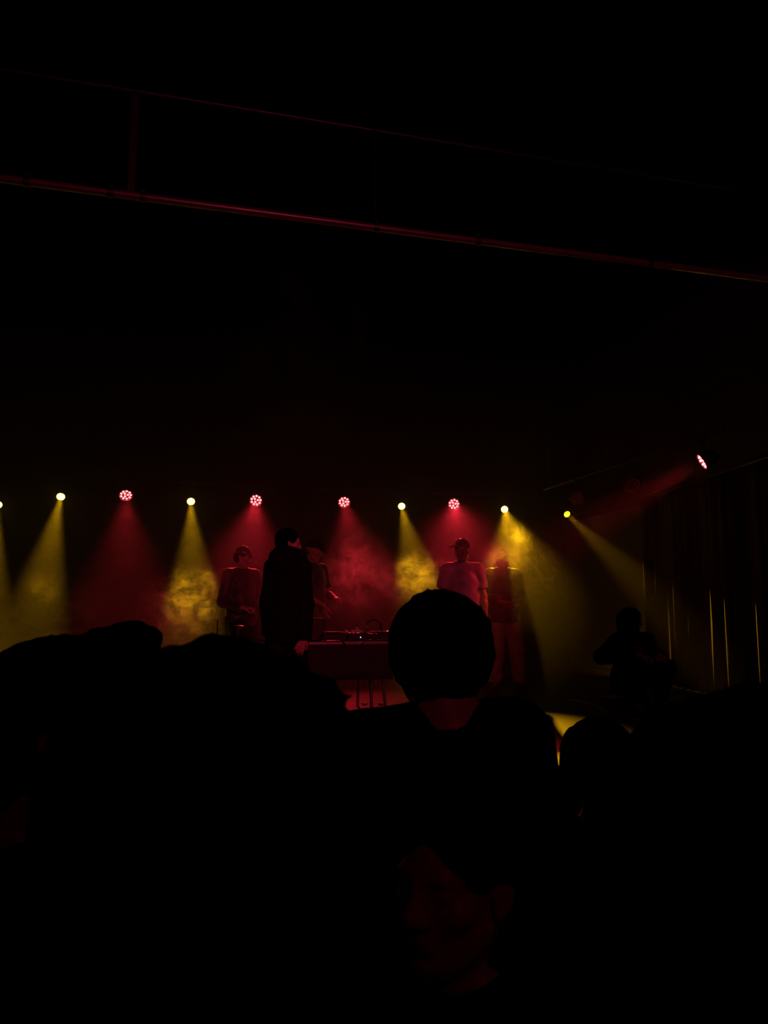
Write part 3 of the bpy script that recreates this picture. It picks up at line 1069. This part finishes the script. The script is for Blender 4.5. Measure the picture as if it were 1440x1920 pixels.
def deck(cx, cy, w_, label):
    d = thing('media_player', label, 'turntable', (cx, cy, TZ + 0.003), 'decks on the table')
    h_ = w_ / 2
    MB().box((-h_, -0.17, 0.012), (h_, 0.17, 0.07), 0.008).build('case', M_PLASTIC, d)
    for x in (-h_ + 0.03, h_ - 0.03):
        for y in (-0.14, 0.14):
            MB().cyl((x, y, 0), (x, y, 0.014), 0.014, 12).build('foot', M_CABLE, d)
    pl = MB().lathe([(0.095, 0.07), (0.098, 0.078), (0.092, 0.086), (0.02, 0.088), (0.0001, 0.088)], 36, Matrix.Translation((0, -0.02, 0))).build('jog_wheel', M_PLASTIC, d)
    MB().tube([(0.096 * math.cos(a), -0.02 + 0.096 * math.sin(a), 0.084) for a in np.linspace(0, 2 * math.pi, 37)[:-1]], 0.004, 8, True).build('rim', M_CHROME, pl)
    MB().box((-h_ + 0.02, 0.1, 0.07), (h_ - 0.02, 0.16, 0.076), 0.002).build('display', M_GLASS_BOTTLE, d)
    for y in (-0.15, -0.11):
        MB().cyl((-h_ + 0.03, y, 0.07), (-h_ + 0.03, y, 0.078), 0.011, 12).build('button', M_ALU, d)
    MB().box((h_ - 0.03, -0.14, 0.071), (h_ - 0.018, -0.02, 0.084), 0.002).build('slider', M_ALU, d)
    return d


DY = TY0 + 0.2
deck((tx(602, DY) + tx(641, DY)) / 2, DY, 0.235, 'black deck with round platter between the small speaker and the mixer')
deck((tx(690, DY) + tx(733, DY)) / 2 - 0.005, DY, 0.225, 'black deck at the right end of the table, under the headphones')
mx0, mx1 = tx(645, DY), tx(686, DY) - 0.005
d = thing('mixer', 'small black mixer with knobs in the middle of the decks', 'mixer', ((mx0 + mx1) / 2, DY, TZ + 0.003))
mh = (mx1 - mx0) / 2 - 0.006
MB().box((-mh, -0.16, 0.0), (mh, 0.16, 0.075), 0.006).build('case', M_PLASTIC, d)
for ix in range(3):
    for iy in range(4):
        x = -mh + 0.03 + ix * (2 * mh - 0.06) / 2
        MB().cyl((x, 0.13 - 0.045 * iy, 0.075), (x, 0.13 - 0.045 * iy, 0.095), 0.009, 12, 0.007).build('knob', M_ALU, d)
for ix in range(2):
    x = -mh + 0.05 + ix * (2 * mh - 0.1)
    MB().box((x - 0.008, -0.11, 0.075), (x + 0.008, -0.085, 0.09), 0.002).build('fader', M_ALU, d)
MB().box((-0.03, -0.145, 0.075), (-0.015, -0.13, 0.09), 0.002).build('crossfader', M_ALU, d)
MB().lathe([(0.005, -0.163), (0.005, -0.157)], 12, Matrix.Translation((0.022, 0, 0.035)) @ Matrix.Rotation(-math.pi / 2, 4, 'X') @ Matrix.Translation((0, 0, 0))).build('indicator_light', M_BLUE_LED, d)
# headphones lying on the right deck
hp = thing('headphones', 'black headphones lying on the rightmost deck, headband arching up', 'headphones', (tx(701, DY + 0.02), DY + 0.03, TZ + 0.095))
arc = [(0.075 * math.cos(a), 0.0, 0.03 + 0.075 * math.sin(a)) for a in np.linspace(0.0, math.pi, 17)]
MB().tube(arc, 0.008, 8).build('headband', M_PLASTIC, hp)
for sx in (-1, 1):
    MB().lathe([(0.03, -0.012), (0.036, -0.005), (0.036, 0.008), (0.022, 0.014)], 20, Matrix.Translation((sx * 0.075, 0, 0.034)) @ Matrix.Rotation(sx * math.pi / 2, 4, 'Y')).build('ear_cup', M_CHROME, hp)
# water bottle
bt = thing('bottle', 'slim clear bottle standing at the back of the mixer', 'bottle', (tx(669, TY0 + 0.45), TY0 + 0.45, TZ + 0.001))
MB().lathe([(0.028, 0), (0.03, 0.006), (0.03, 0.085), (0.026, 0.1), (0.013, 0.125), (0.013, 0.135)], 20).build('bottle_body', M_GLASS_BOTTLE, bt)
MB().lathe([(0.015, 0.131), (0.015, 0.15), (0.012, 0.152)], 16).build('cap', M_PLASTIC, bt)


def monitor(cx, cy, label):
    d = thing('speaker', label, 'speaker', (cx, cy, TZ + 0.001), None)
    MB().box((-0.08, -0.08, 0), (0.08, 0.08, 0.215), 0.01).build('cabinet', M_PLASTIC, d)
    MB().box((-0.082, -0.082, 0.212), (0.082, 0.082, 0.22), 0.003).build('top_plate', M_ALU, d)
    for z, r_ in ((0.075, 0.052), (0.165, 0.024)):
        MB().lathe([(r_, 0), (r_ * 0.9, 0.006), (r_ * 0.35, -0.008 + 0.012), (0.0001, 0.010)], 24, Matrix.Translation((0, 0.079, z)) @ Matrix.Rotation(-math.pi / 2, 4, 'X')).build('driver', M_CABLE, d)
    return d


monitor(tx(590, TY0 + 0.25), TY0 + 0.28, 'small dark speaker box beside the hooded person, left of the decks')
tr = thing('tray_stand', 'thin flat tray on a slim stand at the table end in yellow smoke', 'stand', (tx(407, TY0 + 0.3), TY0 + 0.3, TZ + 0.001))
MB().lathe([(0.06, 0), (0.06, 0.006), (0.012, 0.012)], 20).build('base', M_BLKMETAL, tr)
MB().lathe([(0.006, 0.01), (0.006, 0.2)], 10).build('post', M_BLKMETAL, tr)
MB().box((-0.06, -0.05, 0.2), (0.06, 0.05, 0.206), 0.002).build('tray', M_STEEL, tr)
# chrome stand
cs = thing('cymbal_stand', 'slim chrome stand with flat round plate on top, left part of the table', 'stand', (tx(446, TY0 + 0.12), TY0 + 0.12, TZ + 0.001))
MB().lathe([(0.05, 0), (0.05, 0.008), (0.014, 0.014)], 24).build('base', M_CHROME, cs)
MB().lathe([(0.011, 0.012), (0.011, 0.15)], 14).build('post', M_CHROME, cs)
MB().lathe([(0.012, 0.146), (0.05, 0.15), (0.05, 0.153), (0.012, 0.16)], 24).build('plate', M_STEEL, cs)
# coiled lead and cables over the table's edge
q = Vector((tx(486, TY0 + 0.15), TY0 + 0.15, TZ))
tag(MB().tube(bez([(q.x - 0.05, q.y, q.z + 0.006), (q.x - 0.03, q.y - 0.04, q.z + 0.03), (q.x + 0.03, q.y - 0.03, q.z + 0.02), (q.x + 0.05, q.y + 0.03, q.z + 0.006), (q.x, q.y + 0.05, q.z + 0.012), (q.x - 0.04, q.y + 0.02, q.z + 0.03), (q.x + 0.06, q.y - 0.02, q.z + 0.006)]), 0.005, 8).build('cable', M_CABLE),
    'loop of thin cable lying on the table left of the hooded person', 'cable')
for (pa, pb, lab) in ((640, 648, 'short cable hanging over the table edge left of the mixer'), (686, 672, 'thin cable drooping over the table edge under the mixer light')):
    xa, xb = tx(pa, TY0), tx(pb, TY0)
    tag(MB().tube(bez([(xa, TY0 + 0.06, TZ + 0.008), (xa, TY0 + 0.0, TZ + 0.012), ((xa + xb) / 2, TY0 - 0.022, TZ - 0.01), (xb, TY0 - 0.026, TZ - 0.03)]), 0.005, 8).build('cable', M_CHROME), lab, 'cable')
# leads on the stage floor
def floor_cable(pts, r_, m, lab):
    P = [on_z(x, y, STAGE + r_) for x, y in pts]
    tag(MB().tube(bez(P), r_, 8).build('cable', m), lab, 'cable')


floor_cable([(1066, 1312), (1095, 1318), (1125, 1328), (1140, 1334), (1170, 1337)], 0.006, M_CABLE, 'cable on the stage floor running to the feet of the seated person')
floor_cable([(1120, 1330), (1136, 1336), (1148, 1341), (1180, 1346), (1200, 1350)], 0.006, M_CABLE, 'cable on the stage floor nearest the audience on the right')
for (px, py, lab) in ((684, 1322, 'metal jack plug on the floor, left one under the table'), (703, 1336, 'round metal jack plug on the floor, nearest one under the table'), (715, 1322, 'metal jack plug on the floor between the slanting table legs')):
    q = on_z(px, py, STAGE)
    g = thing('jack_plug', lab, 'plug', q, 'plugs on the floor under the table', 0.6)
    MB().cyl((-0.03, 0, 0.013), (0.012, 0, 0.013), 0.012, 12).build('barrel', M_CHROME, g)
    MB().cyl((0.012, 0, 0.013), (0.042, 0, 0.013), 0.005, 10).build('tip', M_CHROME, g)
q = on_z(1033, 1384, STAGE)
tag(MB().box((q.x - 0.03, q.y - 0.012, STAGE + 0.0005), (q.x + 0.03, q.y + 0.012, STAGE + 0.0035), 0.001).build('tape', M_PAPER), 'small pale scrap of tape on the yellow lit stage floor', 'tape')

# ------------------------------------------------------------------ people on the stage
FACE_CAM = math.pi


def img_dir(a):
    """Facing for a heading in the picture: 0 away from the viewer, 90 to the right, 180 towards the viewer."""
    return -YAW - math.radians(a)


# hooded person in a long dark coat, seen from behind
loc, H = foot_of(541, 992, 5.95, STAGE)
p = Person('person in a long dark hooded coat standing with back turned before the DJ table', loc, img_dir(8), H, M_SKIN_L, h=0.007, headyaw=math.radians(-62), headpitch=-0.05, broad=0.74,
           el_r=(0.175, -0.06, 1.12), wr_r=(0.185, -0.115, 0.845), hd_r=((-0.4, -0.15, -1.0), (-0.3, 1.0, 0.0), 0.25),
           el_l=(-0.165, -0.02, 1.12), wr_l=(-0.165, 0.02, 0.88))
p.body()
p.hair(M_HAIR, 'short', 0.005)
p.shirt(M_CLOTH_BLK, 'hooded_coat', sleeve=2.12, g=0.016, hem=0.80, hood=True, fold=1.0, seed=11, amp=0.004, flare=0.0)
p.trousers(M_CLOTH_BLK)
p.shoes(M_SHOE)

# person in the pale cap, behind the table
loc, H = foot_of(455, 1026, 8.5, STAGE)
p = Person('person in a curved cap behind the table, looking right, one hand held up', loc, img_dir(140), H, M_SKIN_L, headyaw=math.radians(42), headpitch=-0.22,
           el_l=(-0.25, 0.06, 1.14), wr_l=(-0.16, 0.28, 1.02), hd_l=((0.6, 0.8, -0.1), (0.3, 0.1, -1.0), 0.9),
           el_r=(0.24, 0.0, 1.13), wr_r=(0.12, 0.27, 1.04), hd_r=((-0.7, 0.75, 0.05), (0.0, -0.2, -1.0), 0.75))
p.body()
p.hair(M_HAIR, 'crop')
p.cap_hat(M_CAP, 0.0, M_CAP_RED)
p.shirt(M_CLOTH_CHAR, 'sweater', sleeve=1.9, g=0.02, seed=21)
p.trousers(M_CLOTH_BLK)
p.shoes(M_SHOE)

# person behind the hooded one
loc, H = foot_of(588, 1014, 9.1, STAGE)
p = Person('person in a dark cap and red tinted shirt half hidden behind the hooded coat', loc, img_dir(125), H, M_SKIN_M, headyaw=math.radians(25), headpitch=-0.3,
           el_l=(-0.24, 0.02, 1.14), wr_l=(-0.13, 0.25, 1.08), hd_l=((0.8, 0.6, 0.0), (0.2, 0, -1.0), 0.8),
           el_r=(0.24, 0.0, 1.13), wr_r=(0.12, 0.27, 1.0))
p.body()
p.cap_hat(M_CLOTH_BLK)
p.shirt(M_CLOTH_CHAR, 'shirt', sleeve=0.75, g=0.016, seed=31)
p.trousers(M_CLOTH_BLK)
p.shoes(M_SHOE)

# person in the white T-shirt
loc, H = foot_of(866, 1012, 8.3, STAGE)
p = Person('person in a white T-shirt with a cap turned sideways, arms hanging, facing the audience', loc, img_dir(176), H, M_SKIN_L, headyaw=0.0, headpitch=-0.02,
           el_r=(0.235, -0.02, 1.14), wr_r=(0.25, 0.02, 0.89), el_l=(-0.235, -0.02, 1.14), wr_l=(-0.25, 0.02, 0.89))
p.body()
p.hair(M_HAIR, 'crop')
p.cap_hat(M_CAP, math.radians(-74), M_CAP_RED)
p.shirt(M_CLOTH_WHT, 't_shirt', sleeve=0.72, g=0.02, seed=41, hem=0.80, amp=0.004)
p.trousers(M_CLOTH_CHAR)
p.shoes(M_SHOE)

# person in beige trousers
loc, H = foot_of(942, 1030, 9.3, STAGE)
p = Person('person in loose beige trousers and dark jacket standing beside the white T-shirt', loc, img_dir(172), H, M_SKIN_D, headyaw=0.3, broad=0.95,
           hip_l=(-0.11, 0, 0.93), kn_r=(0.105, 0.015, 0.49), an_r=(0.12, -0.02, 0.085), toe_r=(0.17, 0.14, 0.035), kn_l=(-0.155, 0.015, 0.49), an_l=(-0.185, -0.02, 0.085), toe_l=(-0.225, 0.14, 0.035),
           el_r=(0.26, -0.02, 1.14), wr_r=(0.10, 0.2, 1.10), hd_r=((-1, 0.3, 0.0), (0, -0.4, -1.0), 0.7), el_l=(-0.205, -0.02, 1.14), wr_l=(-0.12, 0.2, 1.06), hd_l=((1, 0.3, 0.1), (0, -0.4, -1.0), 0.7))
p.body()
p.hair(M_HAIR, 'crop')
p.shirt(M_CLOTH_CHAR, 'jacket', sleeve=1.93, g=0.032, seed=51, hem=0.84, flare=0.0)
p.trousers(M_CLOTH_BEIGE, g=0.03, amp=0.006)
p.shoes(M_SHOE)

# seated person at the right
q = at(1172, 1141, 7.7)
SX = Vector((q.x, q.y, STAGE))
fc = thing('flight_case', 'low black flight case under the seated person by the curtain', 'case', SX + Vector((0.0, 0.06, 0)), rz=img_dir(150))
MB().box((-0.19, -0.17, 0.02), (0.19, 0.17, 0.105), 0.01).build('case_body', M_PLASTIC, fc)
for z in (0.02, 0.095):
    MB().box((-0.195, -0.175, z), (0.195, 0.175, z + 0.012), 0.003).build('edge_strip', M_BLKMETAL, fc)
for x in (-0.15, 0.15):
    for y in (-0.13, 0.13):
        MB().lathe([(0.02, 0), (0.024, 0.01), (0.024, 0.022)], 12, Matrix.Translation((x, y, 0))).build('foot', M_CABLE, fc)
hz = q.z - STAGE
dz = hz - 1.765 * 0.97
p = Person('person in a dark hoodie with small pale print sitting by the curtain, face turned right', SX, img_dir(160), 1.765 * 0.97, M_SKIN_M, headyaw=math.radians(78), headpitch=-0.12, fem=False)
k_ = 0.97
sh = dz / k_
for n in ('pelvis', 'waist', 'chest', 'neck', 'head', 'sh_r', 'sh_l'):
    v = list(p.J[n])
    v[2] += sh
    if n in ('chest',): v[1] += 0.05
    if n in ('neck', 'head', 'sh_r', 'sh_l'): v[1] += 0.09
    if n == 'waist': v[1] += 0.02
    p.J[n] = tuple(v)
p.J['pelvis'] = (0, 0, p.J['pelvis'][2] + 0.06)
pz = p.J['pelvis'][2]
for s_, n in ((1, 'r'), (-1, 'l')):
    p.J['hip_' + n] = (s_ * 0.09, 0.02, pz - 0.04)
    p.J['kn_' + n] = (s_ * 0.17, 0.40, 0.44)
    p.J['an_' + n] = (s_ * 0.13, 0.30, 0.085)
    p.J['toe_' + n] = (s_ * 0.16, 0.46, 0.035)
    p.J['el_' + n] = (s_ * 0.30, 0.12, p.J['sh_r'][2] - 0.24)
    p.J['wr_' + n] = (s_ * 0.12, 0.36, 0.56)
    p.J['hd_' + n] = ((-s_ * 0.6, 0.7, -0.2), (0, 0.1, -1.0), 0.7)
p.J['el_r'] = (0.36, 0.06, p.J['sh_r'][2] - 0.15)
p.body()
hs = p.shirt(M_CLOTH_BLK, 'hoodie', sleeve=1.92, g=0.028, seed=61, hem=(pz - 0.11), hood=False)
S = Solid(0.007)
c, R, K = p.p('head'), p.HR, p.k
S.ell(c + R @ (np.array([0, -0.025, 0.03]) * K), np.array([0.102, 0.12, 0.108]) * K, R, 0.03)
S.cap(c + R @ np.array([0, -0.06, -0.03]), p.p('neck') + np.array([0, -0.01, 0.0]), 0.1, 0.11, 0.05)
S.ell(c + R @ (np.array([0, 0.10, -0.03]) * K), np.array([0.072, 0.075, 0.105]) * K, R, 0.02, True)
link('hood', S.mesh('hood', M_CLOTH_BLK, wrinkles(0.003, 8)), p.root)
p.trousers(M_CLOTH_BLK, g=0.022)
p.shoes(M_SHOE)
cz = p.p('chest')
pr = MB()
for i in range(4):
    pr.box((0.0, cz[1] + 0.168, cz[2] + 0.075 - 0.018 * i), ((0.075, 0.085, 0.06, 0.07)[i], cz[1] + 0.186, cz[2] + 0.082 - 0.018 * i), 0.001)
pr.build('chest_print', M_SCREENPRINT, p.root)

# ------------------------------------------------------------------ people in the audience (seen from behind, in the dark)
def standing(label, px, py_top, d, heading, skin, **kw):
    loc, H = foot_of(px, py_top, d, 0.0)
    return Person(label, loc, img_dir(heading), H, skin, **kw)


p = standing('person with short dark hair seen from behind in the middle, head before the white T-shirt', 826, 1089, 1.5, 0, M_SKIN_L, h=0.007, headyaw=0.0, broad=0.98, head=(0, 0.03, 1.615), sh_r=(0.135, -0.01, 1.465), el_r=(0.185, -0.03, 1.16), wr_r=(0.2, 0.03, 0.9), sh_l=(-0.165, -0.01, 1.44), neck=(0.01, -0.02, 1.475))
p.body()
p.hair(M_HAIR, 'bowl', 0.005, 7)
p.shirt(M_CLOTH_BLK, 'sweater', sleeve=1.95, g=0.014, seed=71)
p.trousers(M_CLOTH_BLK)
p.shoes(M_SHOE)

p = standing('person with big bushy dark hair nearest the viewer, filling the lower left', 402, 1290, 0.64, 2, M_SKIN_M, h=0.007, broad=0.74)
p.body()
p.hair(M_HAIR, 'bushy', 0.006, 9)
p.shirt(M_CLOTH_BLK, 'sweater', sleeve=1.9, g=0.02, seed=81)
p.trousers(M_CLOTH_BLK)
p.shoes(M_SHOE)

p = standing('person with upswept dark hair at the left picture edge, facing right', 112, 1202, 1.0, 70, M_SKIN_M, h=0.007)
p.body()
p.hair(M_HAIR, 'quiff', 0.005, 12)
p.shirt(M_CLOTH_BLK, 'shirt', sleeve=1.9, g=0.016, seed=91)
p.trousers(M_CLOTH_BLK)
p.shoes(M_SHOE)

p = standing('person with tied dark hair and a small earring, face turned back toward the left', 862, 1485, 1.02, 222, M_SKIN_L, h=0.005, fem=True, broad=0.9)
p.body()
p.hair(M_HAIR, 'long', 0.003, 14)
er = p.p('head') + p.HR @ (np.array([-0.081, -0.002, -0.045]) * p.k)
MB().tube([er + np.array([0.0, 0.007 * math.cos(a), 0.007 * math.sin(a)]) for a in np.linspace(0, 2 * math.pi, 17)[:-1]], 0.0016, 8, True).build('earring', M_SILVER, p.root)
p.shirt(M_CLOTH_BLK, 'top', sleeve=0.7, g=0.012, seed=101)
p.trousers(M_CLOTH_BLK)
p.shoes(M_SHOE)

p = standing('shorter person with a round dark head right of the middle, wearing a small stud', 1120, 1350, 1.76, 10, M_SKIN_M, h=0.007, fem=True, broad=0.9)
p.body()
p.hair(M_HAIR, 'bowl', 0.004, 16)
er = p.p('head') + p.HR @ (np.array([-0.084, -0.002, -0.042]) * p.k)
MB().lathe([(0.0001, -0.004), (0.004, 0), (0.0001, 0.004)], 10, Matrix.Translation(Vector(er)), cap=False).build('stud', M_SILVER, p.root)
p.shirt(M_CLOTH_BLK, 'top', sleeve=0.7, g=0.012, seed=111)
p.trousers(M_CLOTH_BLK)
p.shoes(M_SHOE)

p = standing('person with large dark head close to the viewer, filling the lower right', 1452, 1396, 0.52, -5, M_SKIN_M, h=0.007, broad=0.74)
p.body()
p.hair(M_HAIR, 'bushy', 0.004, 18)
p.shirt(M_CLOTH_BLK, 'sweater', sleeve=1.9, g=0.02, seed=121)
p.trousers(M_CLOTH_BLK)
p.shoes(M_SHOE)

# ------------------------------------------------------------------ haze and smoke
hz_m = bpy.data.materials.new('haze')
hz_m.use_nodes = True
nt = hz_m.node_tree
nt.nodes.clear()
out = nt.nodes.new('ShaderNodeOutputMaterial')
vs = nt.nodes.new('ShaderNodeVolumeScatter')
vs.inputs['Color'].default_value = (1, 1, 1, 1)
vs.inputs['Density'].default_value = HAZE_DENSITY
vs.inputs['Anisotropy'].default_value = 0.25
nt.links.new(vs.outputs[0], out.inputs['Volume'])
tag(MB().box((ROOM_X0 + 0.02, 6.7, STAGE + 0.002), (ROOM_X1 - 0.02, ROOM_Y1 - 0.02, 4.6)).build('haze', hz_m, smooth=False), 'thin haze filling the air above the stage', 'haze', kind='stuff')


def smoke_mat(name, density, scale, lo, hi, seed, distort=1.5):
    m = bpy.data.materials.new(name)
    m.use_nodes = True
    m.cycles.volume_step_rate = 0.45
    nt = m.node_tree
    nt.nodes.clear()
    N = nt.nodes.new
    out = N('ShaderNodeOutputMaterial')
    vs = N('ShaderNodeVolumeScatter')
    vs.inputs['Anisotropy'].default_value = 0.3
    tc = N('ShaderNodeTexCoord')
    nz = N('ShaderNodeTexNoise')
    nz.noise_dimensions = '4D'
    nz.inputs['W'].default_value = seed
    nz.inputs['Scale'].default_value = scale
    nz.inputs['Detail'].default_value = 8
    nz.inputs['Roughness'].default_value = 0.68
    nz.inputs['Distortion'].default_value = distort
    mr = N('ShaderNodeMapRange')
    mr.inputs['From Min'].default_value = lo
    mr.inputs['From Max'].default_value = hi
    ln = N('ShaderNodeVectorMath')
    ln.operation = 'LENGTH'
    fo = N('ShaderNodeMapRange')
    fo.interpolation_type = 'SMOOTHSTEP'
    fo.inputs['From Min'].default_value = 1.0
    fo.inputs['From Max'].default_value = 0.0
    mu = N('ShaderNodeMath')
    mu.operation = 'MULTIPLY'
    m2 = N('ShaderNodeMath')
    m2.operation = 'MULTIPLY'
    m2.inputs[1].default_value = density
    L = nt.links.new
    L(tc.outputs['Object'], nz.inputs['Vector'])
    L(tc.outputs['Object'], ln.inputs[0])
    L(nz.outputs['Fac'], mr.inputs['Value'])
    L(ln.outputs['Value'], fo.inputs['Value'])
    L(mr.outputs['Result'], mu.inputs[0])
    L(fo.outputs['Result'], mu.inputs[1])
    L(mu.outputs[0], m2.inputs[0])
    L(m2.outputs[0], vs.inputs['Density'])
    L(vs.outputs[0], out.inputs['Volume'])
    return m


ball = []
bm_ = MB()
nu, nv = 20, 12
prof = [(max(1e-4, math.sin(math.pi * j / nv)), -math.cos(math.pi * j / nv)) for j in range(nv + 1)]
bm_.lathe(prof, nu, cap=False)


def puff(px, py, d, r, density, scale, lo, hi, seed, label, tilt=0.0):
    m = smoke_mat('smoke', density, scale, lo, hi, seed)
    o = bm_.build('smoke', m)
    o.location = at(px, py, d)
    o.rotation_euler = (0, tilt, -YAW)
    o.scale = r
    tag(o, label, 'smoke', kind='stuff')
    return o


puff(366, 1145, 9.2, (0.78, 0.85, 0.64), 4.2, 2.8, 0.49, 0.66, 1.0, 'thick cloud of smoke lit yellow left of the person in the curved cap')
puff(788, 1090, 9.8, (0.70, 0.7, 0.52), 4.2, 2.9, 0.49, 0.66, 2.0, 'cloud of smoke lit yellow left of the white T-shirt')
puff(996, 1045, 10.6, (0.44, 0.6, 0.80), 2.6, 3.4, 0.50, 0.62, 3.0, 'curling wisps of smoke in the beam right of the white T-shirt', -0.45)
puff(668, 1062, 9.6, (0.72, 0.7, 0.85), 2.4, 2.6, 0.47, 0.66, 4.0, 'cloud of smoke lit red above the decks')
puff(85, 1145, 9.4, (0.85, 0.7, 0.6), 1.0, 2.8, 0.46, 0.66, 5.0, 'faint smoke lit yellow at the far left of the stage')
puff(945, 1045, 8.75, (0.35, 0.3, 0.3), 3.0, 2.2, 0.38, 0.64, 6.0, 'drifting smoke before the face of the person in beige trousers')
puff(580, 640, 8.0, (1.1, 1.0, 1.8), 0.7, 1.4, 0.48, 0.68, 7.0, 'faint plume of smoke rising toward the ceiling above the table', 0.15)
